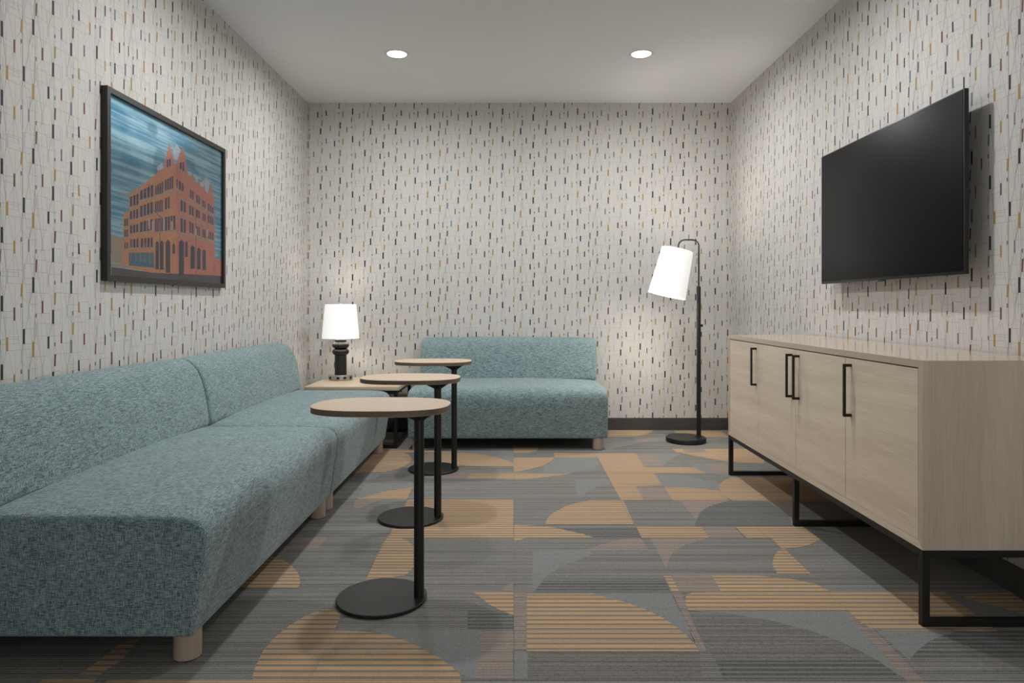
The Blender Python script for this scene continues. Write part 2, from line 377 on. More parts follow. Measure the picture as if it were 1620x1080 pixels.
WIN=[
 ([(19.0,37.8),(26.7,41.0),(26.7,35.8),(19.0,33.7)],3),
 ([(27.2,41.9),(39.4,47.2),(39.4,41.5),(27.2,37.9)],4),
 ([(40.4,46.3),(48.4,50.4),(48.4,44.6),(40.4,42.2)],4),
 ([(49.5,50.9),(58.4,54.9),(58.4,48.6),(49.5,45.8)],4),
 ([(19.0,31.5),(26.4,33.8),(26.4,29.6),(19.0,27.9)],3),
 ([(27.2,34.9),(39.0,39.1),(39.0,33.3),(27.2,30.0)],4),
 ([(40.4,39.1),(48.0,41.3),(48.0,35.5),(40.4,33.8)],4),
 ([(49.5,42.1),(54.9,44.0),(54.9,38.1),(49.5,36.5)],2),
 ([(19.0,25.2),(26.4,26.9),(26.4,23.2),(19.0,21.7)],3),
 ([(27.2,27.7),(39.0,30.7),(39.0,25.6),(27.2,23.1)],4),
 ([(40.4,30.9),(48.0,32.7),(48.0,26.0),(40.4,24.7)],4),
 ([(49.5,32.9),(60.6,35.4),(60.6,28.2),(49.5,26.2)],4),
 ([(14.8,27.6),(18.0,28.4),(18.0,25.1),(14.8,24.5)],2),
 ([(14.8,22.8),(18.0,23.5),(18.0,20.3),(14.8,19.7)],2),
 ([(14.8,17.1),(18.0,17.7),(18.0,15.0),(14.8,14.5)],2),
 ([(19.0,19.0),(26.7,20.2),(26.7,16.3),(19.0,15.3)],3),
 ([(27.8,20.3),(39.0,22.0),(39.0,17.3),(27.8,16.2)],4),
 ([(60.8,54.3),(62.8,53.8),(62.8,49.2),(60.8,49.4)],1),
 ([(63.3,53.6),(69.2,52.5),(69.2,48.6),(63.3,49.0)],2),
 ([(75.3,51.3),(80.2,50.3),(80.2,45.8),(75.3,46.5)],2),
 ([(82.4,49.6),(87.5,48.7),(87.5,44.5),(82.4,45.3)],2),
 ([(89.8,48.1),(94.0,47.1),(94.0,43.1),(89.8,44.1)],2),
 ([(96.7,47.1),(104.1,45.2),(104.1,41.5),(96.7,42.9)],3),
 ([(65.1,44.0),(71.5,43.6),(71.5,38.0),(65.1,38.2)],2),
 ([(74.6,42.6),(80.2,42.0),(80.2,37.1),(74.6,37.7)],2),
 ([(82.4,41.5),(87.5,41.0),(87.5,36.9),(82.4,37.2)],2),
 ([(89.8,40.7),(94.0,40.3),(94.0,35.9),(89.8,36.6)],2),
 ([(96.7,40.5),(104.1,39.6),(104.1,35.3),(96.7,36.2)],3),
 ([(65.1,34.6),(71.5,34.3),(71.5,27.3),(65.1,27.4)],2),
 ([(74.6,34.1),(80.2,33.4),(80.2,27.8),(74.6,28.2)],2),
 ([(82.4,32.5),(87.5,32.1),(87.5,27.4),(82.4,27.6)],2),
 ([(89.8,31.8),(94.0,31.5),(94.0,26.9),(89.8,27.4)],2),
 ([(96.7,31.4),(104.1,31.0),(104.1,26.7),(96.7,27.2)],3),
 ([(51.3,61.2),(55.8,63.1),(55.8,59.3),(51.3,57.6)],2),
 ([(64.2,62.7),(69.7,64.0),(69.7,58.8),(64.2,59.9)],2),
]
ARCH= [[(41.0,7.0),(41.0,19.4),(42.5,20.7),(44.0,19.6),(44.0,7.1)],[(45.2,6.9),(45.2,20.0),(46.8,21.4),(48.4,20.3),(48.4,7.1)],[(50.5,5.8),(50.5,20.8),(52.7,22.3),(54.9,21.2),(54.9,6.0)],[(57.1,15.6),(57.1,19.8),(58.4,21.2),(59.7,20.0),(59.7,15.8)],[(63.7,5.7),(63.7,22.0),(66.4,23.6),(69.2,22.5),(69.2,5.9)],[(70.4,15.0),(70.4,22.1),(71.8,23.6),(73.2,22.3),(73.2,15.2)],[(76.3,9.1),(76.3,20.3),(78.7,21.9),(81.2,20.7),(81.2,9.4)],[(83.7,9.3),(83.7,19.8),(85.7,21.4),(87.8,20.1),(87.8,9.5)],[(90.1,9.3),(90.1,19.4),(92.2,21.0),(94.3,19.7),(94.3,9.5)]]
SIG= [[(48.0,26.6),(48.0,31.8),(49.5,32.0),(49.5,26.7)],[(55.6,27.2),(55.6,31.7),(57.1,31.9),(57.1,27.4)],[(81.4,27.4),(81.4,30.9),(83.2,31.1),(83.2,27.6)],[(95.6,28.3),(95.6,32.5),(97.2,32.7),(97.2,28.4)],[(37.5,24.9),(37.5,29.5),(39.4,29.7),(39.4,25.1)],[(34.3,25.5),(34.3,30.1),(35.6,30.2),(35.6,25.7)]]
POLE= [[(44.6,30.4),(45.2,30.4),(45.4,4.8),(44.8,4.8)],[(81.9,42.0),(82.7,42.1),(82.9,6.0),(82.2,5.9)],[(96.2,46.4),(96.7,46.5),(97.0,29.6),(96.4,29.5)],[(37.5,35.6),(48.4,31.9),(48.2,31.4),(37.3,35.2)]]

# ================================================================== floor: carpet tiles
floor = struct(mk('floor', B(XL-.1, XR+.1, YF-.1, YB+.1, -.12, -.007), M['cG'], smooth=False))
CM = [M['cG'], M['cP'], M['cT'], M['cD'], M['cM'], M['cO']]
CK = {'P': 1, 'T': 2, 'D': 3, 'M': 4, 'O': 5}
LAYER = {'D': .0001, 'M': .00025, 'P': .0004, 'T': .00055, 'O': .0007}
TX, TY = .567, .579
pats = list(CARPET)
# the same kind of shapes carries on where the camera does not look
for k in range(16):
    cx, cy = rnd.uniform(XL, XR), rnd.uniform(YF, 1.55)
    w, h = rnd.uniform(.15, .5), rnd.uniform(.12, .3)
    if k % 2: pats.append(('OPTM'[k % 4], [(cx, cy), (cx+w, cy), (cx+w, cy+h), (cx, cy+h)]))
    else: pats.append(('OP'[k//2 % 2], [(cx, cy)]+[(cx+w*math.cos(a*PI/16), cy+h*math.sin(a*PI/16)) for a in range(9)]))
i0, i1 = math.floor(XL/TX), math.ceil(XR/TX)
j0, j1 = math.floor((YF-1.895)/TY), math.ceil((YB-1.895)/TY)
for i in range(i0, i1):
    for j in range(j0, j1):
        a, b = max(XL, i*TX), min(XR, (i+1)*TX)
        c, d = max(YF, 1.895+j*TY), min(YB, 1.895+(j+1)*TY)
        if b-a < .01 or d-c < .01: continue
        g = .0001; zt = -.0012
        A0, B0, C0, D0 = a+g, b-g, c+g, d-g; e = .0005
        vs = [(A0, C0, -.007), (B0, C0, -.007), (B0, D0, -.007), (A0, D0, -.007),
              (A0, C0, zt-e), (B0, C0, zt-e), (B0, D0, zt-e), (A0, D0, zt-e),
              (A0+e, C0+e, zt), (B0-e, C0+e, zt), (B0-e, D0-e, zt), (A0+e, D0-e, zt)]
        fs = [(3, 2, 1, 0)]+[(k, (k+1) % 4, 4+(k+1) % 4, 4+k) for k in range(4)]+[(4+k, 4+(k+1) % 4, 8+(k+1) % 4, 8+k) for k in range(4)]+[(8, 9, 10, 11)]
        ids = [0]*len(fs)
        for pk, (kind, poly) in enumerate(pats):
            q = clip(poly, A0+e, B0-e, C0+e, D0-e)
            if not q: continue
            ar = sum(q[k][0]*q[(k+1) % len(q)][1]-q[(k+1) % len(q)][0]*q[k][1] for k in range(len(q)))
            if abs(ar) < 2e-5: continue
            if ar < 0: q = q[::-1]
            n0 = len(vs); z = zt+LAYER[kind]+pk*1.5e-6
            vs += [(x, y, z) for x, y in q]; fs.append(tuple(range(n0, n0+len(q)))); ids.append(CK[kind])
        mkdata('carpet_tile', vs, fs, CM, ids, floor)

# ================================================================== walls with printed wallpaper
# slots of one wallpaper repeat: x, y top, y bottom, lean, width, colours for (even/odd repeat, even/odd row)
SL = [(83, 280, 415, 0, 26, 'KKGM'), (108, 115, 230, 6, 21, 'MGSG'), (203, 490, 605, 0, 21, 'BMSB'), (288, 230, 350, 0, 27, 'SSMS'),
 (350, 580, 710, 0, 26, 'KBKS'), (376, 410, 525, 6, 21, 'MGBG'), (470, 200, 310, -3, 21, 'KGKB'), (556, 525, 640, -2, 23, 'BMGB'),
 (648, 255, 380, 0, 21, 'GBSK'), (741, 45, 160, 7, 21, 'MSMB'), (767, 450, 585, 0, 26, 'KSKB'), (824, 215, 345, 0, 23, 'BMGG'),
 (912, 552, 665, 0, 17, 'GKMS'), (1010, 345, 455, 6, 21, 'SSBS'), (1032, 155, 290, 0, 26, 'MGKK'), (1093, 515, 635, 0, 24, 'KBSG'),
 (1180, 257, 372, 0, 20, 'KKGM'), (1265, 45, 160, 7, 21, 'SMSG'), (1296, 450, 585, 0, 25, 'BGSK'), (1358, 228, 342, 0, 16, 'MBBS'),
 (1417, 570, 712, 0, 26, 'GSKG'), (1452, 405, 522, 6, 19, 'KMMS'), (1538, 195, 310, 0, 22, 'BSSM'), (1620, 530, 645, 0, 24, 'SBSK'),
 (108, 592, 628, 0, 20, 'gggg'), (373, 295, 335, 0, 20, 'gggg'), (741, 240, 280, 0, 20, 'gggg'), (1010, 535, 575, 0, 20, 'gggg'),
 (1265, 220, 258, 0, 20, 'gggg'), (1452, 312, 348, 0, 20, 'gggg')]
PW, PH, U = 1602.0, 590.0, 1/2553.4
lines = []
for n, (x, y0, y1, le, w, c) in enumerate(SL):
    for sgn in (-1, 1):
        cand = []
        for (x2, a2, b2, l2, w2, c2) in SL:
            for ox in (-PW, 0, PW):
                for oy in (0, PH, 2*PH):
                    dx, dy = x2+ox-x, a2+oy-y1
                    if dy > 30 and 4 < dx*sgn < 95 and dy < 560: cand.append((dy+abs(dx)*.6, x2+ox-sgn*w2/2, a2+oy))
        cand.sort()
        if cand: lines.append((x+sgn*w/2, y1, cand[0][1], cand[0][2]))
        if len(cand) > 1 and n % 2: lines.append((x+sgn*w*.3, y1, cand[1][1], cand[1][2]))
    lines.append((x+w/2*(1 if n % 3 else -1), y0, x+w/2*(1 if n % 3 else -1), y0-150-(n*53 % 160)))
    if n % 2 == 0: lines.append((x-w/2, y1, x-w/2, y1+120+(n*37 % 170)))
    if w > 20 or n % 2:
        L = 90+(n*71 % 120)
        yy = y0 if n % 2 else y1
        lines.append((x+w/2, yy, x+w/2+L, yy))
        if n % 3 == 0: lines.append((x+w/2, y1 if n % 2 else y0, x+w/2+L, y1 if n % 2 else y0)); lines.append((x+w/2+L, y0, x+w/2+L, y1))
        if n % 4 == 0: lines.append((x-w/2, yy, x-w/2-70, yy))
WM = [M['wall'], M['wK'], M['wM'], M['wG'], M['wB'], M['wS'], M['wg'], M['wl']]
WI = {'K': 1, 'M': 2, 'G': 3, 'B': 4, 'S': 5, 'g': 6}
LW = 1.7
def wallpaper(name, p0, dirv, nrm, length, x_start, pattern=True):
    """flat wall from p0 along dirv, facing nrm; x_start = wallpaper coordinate at p0"""
    p0, dirv, nrm = Vector(p0), Vector(dirv), Vector(nrm)
    th = .1
    vs, fs, ids = [], [], []
    def P(s, z, off): v = p0+dirv*s+nrm*off; return (v.x, v.y, z)
    c = [P(0, 0, 0), P(length, 0, 0), P(length, ZC, 0), P(0, ZC, 0), P(0, 0, -th), P(length, 0, -th), P(length, ZC, -th), P(0, ZC, -th)]
    vs += c; fs += [(0, 1, 2, 3), (7, 6, 5, 4), (4, 5, 1, 0), (5, 6, 2, 1), (6, 7, 3, 2), (7, 4, 0, 3)]; ids += [0]*6
    def add(poly, mi, off):
        q = clip(poly, 0.001, length-.001, .0, ZC-.001)
        if not q: return
        n0 = len(vs); vs.extend(P(s, z, off) for s, z in q); fs.append(tuple(range(n0, n0+len(q)))); ids.append(mi)
    if pattern:
        x_end = x_start+length/U
        ylo, yhi = 4374-(ZC-CAM_H)/U, 4374+CAM_H/U
        for a in range(math.floor(x_start/PW)-1, math.ceil(x_end/PW)+1):
            for r in range(math.floor(ylo/PH)-2, math.ceil(yhi/PH)+1):
                def T(x, y): return ((x+a*PW-x_start)*U, CAM_H+(4374-y-r*PH)*U)
                for (xa, ya, xb, yb) in lines:
                    hx, hy = (LW/2, 0) if abs(yb-ya) > abs(xb-xa) else (0, LW/2)
                    add([T(xa-hx, ya-hy), T(xa+hx, ya+hy), T(xb+hx, yb+hy), T(xb-hx, yb-hy)], 7, .0002)
                for (x, y0, y1, le, w, c4) in SL:
                    k = c4[(a % 2)*2+(r % 2)]
                    w *= 1.12; add([T(x+le-w/2, y0), T(x-w/2-le*.0, y1), T(x+w/2, y1), T(x+le+w/2, y0)], WI[k], .0004 if k != 'S' else .0003)
    o = mkdata(name, vs, fs, WM, ids)
    return struct(o)
wallpaper('wall_back', (XL, YB, 0), (1, 0, 0), (0, -1, 0), XR-XL, 2875.5+XL*2553.4)
wallpaper('wall_left', (XL, YF, 0), (0, 1, 0), (1, 0, 0), YB-YF, 108+(YF-2.563)*2553.4)
wallpaper('wall_right', (XR, YB, 0), (0, -1, 0), (-1, 0, 0), YB-YF, 7499.7)
# behind the camera the room is open to a lobby: unseen left return, lengthened to block light from the near sofa, header above
bm = bmesh.new(); box(bm, XL-.1, XL+1.9, YF-.1, YF, 0, ZC); box(bm, XL+1.9001, XR+.1, YF-.1, YF, 2.45, ZC)
struct(mk('wall_front_unseen', bm, M['wall'], smooth=False))
struct(mk('ceiling', B(XL-.1, XR+.1, YF-.1, YB+.1, ZC, ZC+.1), M['ceiling'], smooth=False))
def baseboard(name, x0, x1, y0, y1):
    struct(mk(name, B(x0, x1, y0, y1, -.003, .1, bev=.002), M['baseboard'], smooth=False))
baseboard('baseboard_back', XL+.011, XR-.011, YB-.010, YB)
baseboard('baseboard_left', XL, XL+.010, YF, YB)
baseboard('baseboard_right', XR-.010, XR, YF, YB)
baseboard('baseboard_front', XL+.011, XL+1.9, YF, YF+.010)

# ================================================================== recessed ceiling lights
def downlight(x, y, label, group):
    t = thing('ceiling_light', label, 'light', (x, y, ZC), 0, group)
    mk('trim_ring', lathe(bmesh.new(), [(.064, -.0015), (.066, -.004), (.078, -.0035), (.081, -.0005), (.081, 0), (.064, 0)], 48), M['white'], t)
    mk('diffuser', lathe(bmesh.new(), [(0, -.002), (.064, -.002), (.064, -.0005), (0, -.0005)], 48), M['diffuser'], t)
    ld = bpy.data.lights.new('ceiling_lamp', 'AREA'); ld.shape = 'DISK'; ld.size = .12
    ld.energy = DOWN_POWER[y]; ld.color = DOWN_COLOR; ld.spread = math.radians(172)
    lo = bpy.data.objects.new('ceiling_lamp', ld); COL.objects.link(lo); lo.parent = t; lo.location = (0, 0, -.006)
    return t
downlight(-.788, 4.6, 'round recessed ceiling light, the left one of the two in view', 'recessed ceiling lights')
downlight(.858, 4.6, 'round recessed ceiling light, the right one, towards the television wall', 'recessed ceiling lights')
downlight(-.788, 3.08, 'round recessed ceiling light out of view above the long left sofa, middle row', 'recessed ceiling lights')
downlight(.858, 3.08, 'round recessed ceiling light out of view above the television, middle row', 'recessed ceiling lights')

# ================================================================== sofas
def chaikin(P, n):
    for _ in range(n):
        Q = []
        for i in range(len(P)):
            a, b = P[i], P[(i+1) % len(P)]
            Q += [(a[0]*.75+b[0]*.25, a[1]*.75+b[1]*.25), (a[0]*.25+b[0]*.75, a[1]*.25+b[1]*.75)]
        P = Q
    return P
def sweep(P, L, r, crown, wave=0):
    """closed (y,z) outline carried along x with softened ends; crown(y,z,u) lifts it between the ends"""
    bm = bmesh.new(); n = len(P)
    area = sum(P[i][0]*P[(i+1) % n][1]-P[(i+1) % n][0]*P[i][1] for i in range(n))
    sg = 1 if area > 0 else -1
    y0, y1, z0, z1 = min(p[0] for p in P), max(p[0] for p in P), min(p[1] for p in P), max(p[1] for p in P)
    my, mz, hy, hz = (y0+y1)/2, (z0+z1)/2, (y1-y0)/2, (z1-z0)/2
    st = [(r*(1-math.cos(k*PI/12)), r*(1-math.sin(k*PI/12))) for k in range(7)]
    inner = [r+(L-2*r)*k/40 for k in range(1, 40)]
    S = [(s, e) for s, e in st]+[(s, 0) for s in inner]+[(L-s, e) for s, e in reversed(st)]
    rings = []
    for s, e in S:
        u = s/L; ring = []
        for y, z in P:
            cy, cz = crown(y, z, u)
            ring.append(bm.verts.new((s-L/2, my+(y-my)*(1-e/hy)+cy, mz+(z-mz)*(1-e/hz)+cz)))
        rings.append(ring)
    for a, b in zip(rings, rings[1:]):
        for i in range(n): bm.faces.new((a[i], a[(i+1) % n], b[(i+1) % n], b[i]))
    for ring in (rings[0], rings[-1]):
        # flat end panel: an inner ring keeps the rounded edge smooth
        cy = sum(v.co.y for v in ring)/n; cz = sum(v.co.z for v in ring)/n
        c = bm.verts.new((ring[0].co.x, cy, cz))
        for i in range(n):
            a, d = ring[i].co, ring[(i+1) % n].co
            if ((a.y-cy)*(d.z-cz)-(d.y-cy)*(a.z-cz))*sg > 1e-8: bm.faces.new((ring[i], ring[(i+1) % n], c))
    return bm
def dense(P, step=.035):
    out = []
    for i in range(len(P)):
        a, b = P[i], P[(i+1) % len(P)]; l = math.hypot(b[0]-a[0], b[1]-a[1]); k = max(1, int(l/step))
        out += [(a[0]+(b[0]-a[0])*t/k, a[1]+(b[1]-a[1])*t/k) for t in range(k)]
    return out
def make_sofa(L, loc, rz, label, group):
    t = thing('sofa', label, 'sofa', loc, rz, group)
    zb = .083
    seatP = dense(chaikin([(.0, zb), (-.010, .16), (-.024, .26), (-.036, .34), (-.036, .395), (-.005, .430), (.06, .437), (.2, .440), (.4, .440), (.7, .44), (.785, .44), (.79, .43), (.79, .1), (.785, zb), (.7, zb), (.02, zb)], 2))
    def cs(y, z, u):
        b = max(0.0, math.sin(PI*u))**.45
        top = max(0.0, min(1.0, (z-.33)/.1))
        fr = max(0.0, min(1.0, (.06-y)/.1))*max(0.0, math.sin(PI*max(0, min(1, (z-zb)/.36))))
        return (-.010*b*fr, top*(-.012+.030*b)*(1.0 if y < .7 else .3))
    mk('seat', sweep(seatP, L, .014, cs), M['fabric'], t)
    backP = dense(chaikin([(.596, .425), (.603, .50), (.615, .58), (.632, .655), (.660, .72), (.700, .758), (.745, .775), (.780, .765), (.790, .73), (.793, .6), (.793, .425), (.70, .425)], 2))
    def cb(y, z, u):
        b = max(0.0, math.sin(PI*u))**.5
        return (-.008*b if (y < .70 and z > .45) else 0, .008*b*max(0, min(1, (z-.6)/.15)))
    mk('backrest', sweep(backP, L-.012, .018, cb), M['fabric'], t)
    for part in t.children:
        for p in part.data.polygons:
            if abs(p.normal.x) > .9995: p.use_smooth = False
    for sx in (-1, 1):
        for y in (.045, .74):
            mk('leg', lathe(bmesh.new(), [(0, 0), (.036, 0), (.039, .003), (.039, zb+.006), (0, zb+.006)], 32, sx*(L/2-.065), y), M['leg'], t)
    return t
# local +y is the back; left-wall sofas face +X : rotate so that +y -> -X
make_sofa(1.462, (-.920, 2.686, 0), PI/2, 'teal heather armless sofa nearest the camera along the left wall', 'teal armless sofas')
make_sofa(1.462, (-.920, 4.153, 0), PI/2, 'teal heather armless sofa farther along the left wall, beside the corner table', 'teal armless sofas')
make_sofa(1.435, (-.044, 4.900, 0), 0, 'teal heather armless sofa against the back wall, facing the camera', 'teal armless sofas')

# ================================================================== oval side tables
def stadium(a, r, n=24):
    """outline of an oval top, half length a, half width r"""
    pts = []
    for k in range(96):
        th = 2*PI*k/96; c, s = math.cos(th), math.sin(th); e = 2/2.6
        pts.append((a*abs(c)**e*(1 if c >= 0 else -1), r*abs(s)**e*(1 if s >= 0 else -1)))
    return pts
def prism(bm, pts, z0, z1, bev=.0):
    lv = [(0, z0+bev, -bev)]
    def ring(z, ins):
        out = []
        for i, (x, y) in enumerate(pts):
            l = math.hypot(x, y) or 1
            out.append(bm.verts.new((x*(1-ins/l), y*(1-ins/l), z)))
        return out
    R = [ring(z0, bev), ring(z0+bev, 0), ring(z1-bev, 0), ring(z1, bev)] if bev else [ring(z0, 0), ring(z1, 0)]
    n = len(pts)
    for a, b in zip(R, R[1:]):
        for i in range(n): bm.faces.new((a[i], a[(i+1) % n], b[(i+1) % n], b[i]))
    bm.faces.new(R[0][::-1]); bm.faces.new(R[-1])
    return bm
def make_side_table(label):
    t = thing('side_table', label, 'table', (0, 0, 0), 0, 'oval side tables in front of the left sofas')
    top = mk('tabletop', prism(bmesh.new(), stadium(.241, .172), .6895-.021, .6895, .0012), [M['oak_x'], M['edge_x']], t)
    for p in top.data.polygons:
        if abs(p.normal.z) < .5: p.material_index = 1
    px = .131
    mk('base', lathe(bmesh.new(), [(0, 0), (.156, 0), (.158, .002), (.158, .010), (.156, .012), (0, .012)], 72), M['black_satin'], t)
    mk('pole', cyl(bmesh.new(), px, 0, .012, .64, .0178, 32), M['black'], t)
    bm = bmesh.new()
    for ang, la in ((0, .062), (PI, .078), (PI/2, .07), (-PI/2, .07)):
        c, s = math.cos(ang), math.sin(ang); h = .011
        V = []
        for side in (-1, 1):
            for (d, z) in ((0, .632), (.020, .634), (la, .662), (la, .6685), (0, .6685)):
                V.append(bm.verts.new((px+c*d-s*h*side, s*d+c*h*side, z)))
        bm.faces.new(V[:5]); bm.faces.new(V[5:][::-1])
        for i in range(5):
            j = (i+1) % 5; bm.faces.new((V[i], V[5+i], V[5+j], V[j]))
    cyl(bm, px, 0, .630, .668, .0195, 32, .0195)
    mk('bracket', bm, M['black'], t)
    return t
st = make_side_table('oval wood-topped side table on a black disc base, nearest the camera')
t2 = copy_tree(st); t2['label'] = 'oval wood-topped side table on a black disc base, the middle of the three'
t3 = copy_tree(st); t3['label'] = 'oval wood-topped side table on a black disc base, farthest, before the back sofa'
st.location = (-.466, 2.41, 0); t2.location = (-.5025, 3.33, 0); t3.location = (-.509, 4.32, 0)

# ================================================================== square corner table
et = thing('end_table', 'square wood-topped corner table with black box frame under the white-shaded lamp', 'table', (-1.179, 5.30, 0))
W2 = .344
top = mk('tabletop', B(-W2, W2, -W2, W2, .420, .449, bev=.0015), [M['oak_x']], et)
f = .0125
for sx in (-1, 1):
    for sy in (-1, 1):
        x, y = sx*(W2-.026), sy*(W2-.022)
        mk('leg', B(x-f, x+f, y-f, y+f, 0, .420, bev=.001), M['black'], et, False)
for nm, z in (('top_rail', .4065), ('bottom_rail', f)):
    for s in (-1, 1):
        mk(nm, B(-(W2-.0385), W2-.0385, s*(W2-.022)-f, s*(W2-.022)+f, z-f+.0005, z+f, bev=.001), M['black'], et, False)
        mk(nm, B(s*(W2-.026)-f, s*(W2-.026)+f, -(W2-.0345), W2-.0345, z-f+.0005, z+f, bev=.001), M['black'], et, False)

# ================================================================== table lamp
tl = thing('table_lamp', 'black turned table lamp with lit white shade and grey socket base', 'lamp', (-1.378, 5.43, .449))
bs = mk('base', lathe(bmesh.new(), [(0, 0), (.088, 0), (.093, .003), (.093, .037), (.090, .040), (0, .040)], 64), M['chrome'], tl)
for a in (-88, -40, 6, 38, 74):
    an = math.radians(-90+a-10+6); c, s = math.cos(an), math.sin(an)
    b = box(bmesh.new(), -.011, .011, -.004, .003, .011, .030, .001)
    bmesh.ops.rotate(b, verts=b.verts, cent=(0, 0, 0), matrix=Matrix.Rotation(an+PI/2, 3, 'Z'))
    bmesh.ops.translate(b, verts=b.verts, vec=(c*.092, s*.092, 0))
    mk('socket', b, M['socket'], bs)
def arc(cz, h, rin, rout, n=9):
    return [(rin+(rout-rin)*math.sin(PI*k/(n-1))**.6, cz-h/2+h*k/(n-1)) for k in range(n)]
prof = [(0, .040), (.0455, .040), (.0465, .043), (.0465, .196)]+arc(.222, .050, .046, .066)+[(.047, .2475)]+arc(.274, .050, .046, .066)+[(.045, .300), (.045, .318), (.042, .320), (0, .320)]
mk('body', lathe(bmesh.new(), prof, 56), M['black_satin'], tl)
mk('neck', cyl(bmesh.new(), 0, 0, .320, .345, .012, 20), M['chrome'], tl)
def shell(r0, z0, r1, z1, th=.0022):
    return [(r0-th, z0), (r0, z0), (r1, z1), (r1-th, z1), (r0-th, z0)]
sh = mk('lamp_shade', lathe(bmesh.new(), shell(.146, .329, .1205, .600), 72), M['shade'], tl)
bm = bmesh.new()
for k in range(3):
    a = 2*PI*k/3+.5; tube(bm, [(0, 0, .590), (.118*math.cos(a), .118*math.sin(a), .590)], .0016, 8)
tube(bm, [(0, 0, .345), (0, 0, .592)], .003, 10)
mk('shade_spider', bm, M['chrome'], sh)
mk('finial', lathe(bmesh.new(), [(0, .588), (.008, .590), (.009, .606), (.004, .612), (0, .613)], 20), M['chrome'], tl)
def bulb(parent, z, power, r=.03):
    mk('bulb', lathe(bmesh.new(), [(0, z-.05), (.013, z-.05), (.014, z-.025), (.028, z), (.022, z+.022), (0, z+.03)], 24), M['diffuser'], parent)
    ld = bpy.data.lights.new('bulb_light', 'POINT'); ld.energy = power; ld.color = (1, .93, .84); ld.shadow_soft_size = .05
    lo = bpy.data.objects.new('bulb_light', ld); COL.objects.link(lo); lo.parent = parent; lo.location = (0, .0, z+.03)
bulb(tl, .43, 1.7)

# ================================================================== floor lamp
fl = thing('floor_lamp', 'black arched floor lamp with tilted lit white drum shade', 'lamp', (1.3147, 5.22, 0))
mk('base', lathe(bmesh.new(), [(0, 0), (.148, 0), (.151, .003), (.151, .031), (.148, .035), (0, .035)], 72), M['black_satin'], fl)
dx = .099
mk('pole', lathe(bmesh.new(), [(0, .035), (.022, .035), (.022, .041), (.0165, .044), (.0165, .60), (.0150, .61), (.0150, 1.178), (.012, 1.184), (0, 1.184)], 28, dx, 0), M['black'], fl)
mk('knob', tube(bmesh.new(), [(dx+.012, 0, .885), (dx+.030, 0, .885)], .010, 20), M['black'], fl)
R = .05; pts = [(dx, 0, 1.18), (dx, 0, 1.5395-R)]
pts += [(dx-R+R*math.cos(a), 0, 1.5395-R+R*math.sin(a)) for a in [k*PI/16 for k in range(1, 9)]]
ex = -.057
pts += [(ex+R, 0, 1.5395)]
pts += [(ex+R-R*math.sin(a), 0, 1.5395-R+R*math.cos(a)) for a in [k*PI/2/8 for k in range(1, 8)]]
pts += [(ex-.001, 0, 1.480), (ex-.006, 0, 1.452)]
mk('arm', tube(bmesh.new(), pts, .0062, 14), M['black'], fl)
sh = mk('lamp_shade', lathe(bmesh.new(), shell(.143, -.36, .1195, 0), 72), M['shade'], fl)
sh.location = (-.0643, 0, 1.465); sh.rotation_euler = (0, math.radians(13.2), 0)
bm = bmesh.new()
for k in range(3):
    a = 2*PI*k/3; tube(bm, [(0, 0, -.02), (.117*math.cos(a), .117*math.sin(a), -.02)], .0016, 8)
cyl(bm, 0, 0, -.08, -.005, .014, 20)
mk('shade_spider', bm, M['white'], sh)
ld = bpy.data.lights.new('bulb_light', 'POINT'); ld.energy = 8.0; ld.color = (1, .93, .84); ld.shadow_soft_size = .05
lo = bpy.data.objects.new('bulb_light', ld); COL.objects.link(lo); lo.parent = fl; lo.location = (-.105, 0, 1.29)
bmv = bmesh.new(); lathe(bmv, [(0, -.17), (.02, -.155), (.029, -.13), (.016, -.1), (.013, -.08), (0, -.08)], 24)
mk('bulb', bmv, M['diffuser'], sh)

# ================================================================== credenza
CX0, CX1, CY0, CY1, CZ0, CZ1 = 1.3175, 1.798, 2.200, 4.195, .247, .858
cr = thing('credenza', 'long pale wood cabinet with black bar handles on a black metal frame under the television', 'cabinet', ((CX0+CX1)/2, (CY0+CY1)/2, 0))
ox, oy = (CX0+CX1)/2, (CY0+CY1)/2
def CB(name, x0, x1, y0, y1, z0, z1, mat, parent=cr, bev=.0006):
    return mk(name, B(x0-ox, x1-ox, y0-oy, y1-oy, z0, z1, bev=bev, seg=1), mat, parent, False)
T = .024
def mitre(name, pts, ext0, ext1, mat):
    """panel with mitred ends: pts = 4 (y,z) corners, extruded from front to back"""
    bm = bmesh.new()
    a = [bm.verts.new((ext0-ox, y-oy, z)) for y, z in pts]; b = [bm.verts.new((ext1-ox, y-oy, z)) for y, z in pts]
    bm.faces.new(a[::-1]); bm.faces.new(b)
    for i in range(4): bm.faces.new((a[i], a[(i+1) % 4], b[(i+1) % 4], b[i]))
    return mk(name, bm, mat, cr, False)
g = .0004
mitre('top_panel', [(CY0, CZ1), (CY1, CZ1), (CY1-T, CZ1-T), (CY0+T, CZ1-T)], CX0, CX1, M['oak_top'])
mitre('bottom_panel', [(CY0, CZ0), (CY1, CZ0), (CY1-T, CZ0+T), (CY0+T, CZ0+T)], CX0, CX1, M['oak_y'])
mitre('side_panel', [(CY0, CZ0+g), (CY0, CZ1-g), (CY0+T, CZ1-T-g), (CY0+T, CZ0+T+g)], CX0, CX1, M['oak_z'])
mitre('side_panel', [(CY1, CZ0+g), (CY1, CZ1-g), (CY1-T, CZ1-T-g), (CY1-T, CZ0+T+g)], CX0, CX1, M['oak_z'])
CB('back_panel', CX1-.008, CX1-.001, CY0+T, CY1-T, CZ0+T, CZ1-T, M['oak_y'])
ys = [CY0+T+.002, 2.7145, 3.1945, 3.6805, CY1-T-.002]
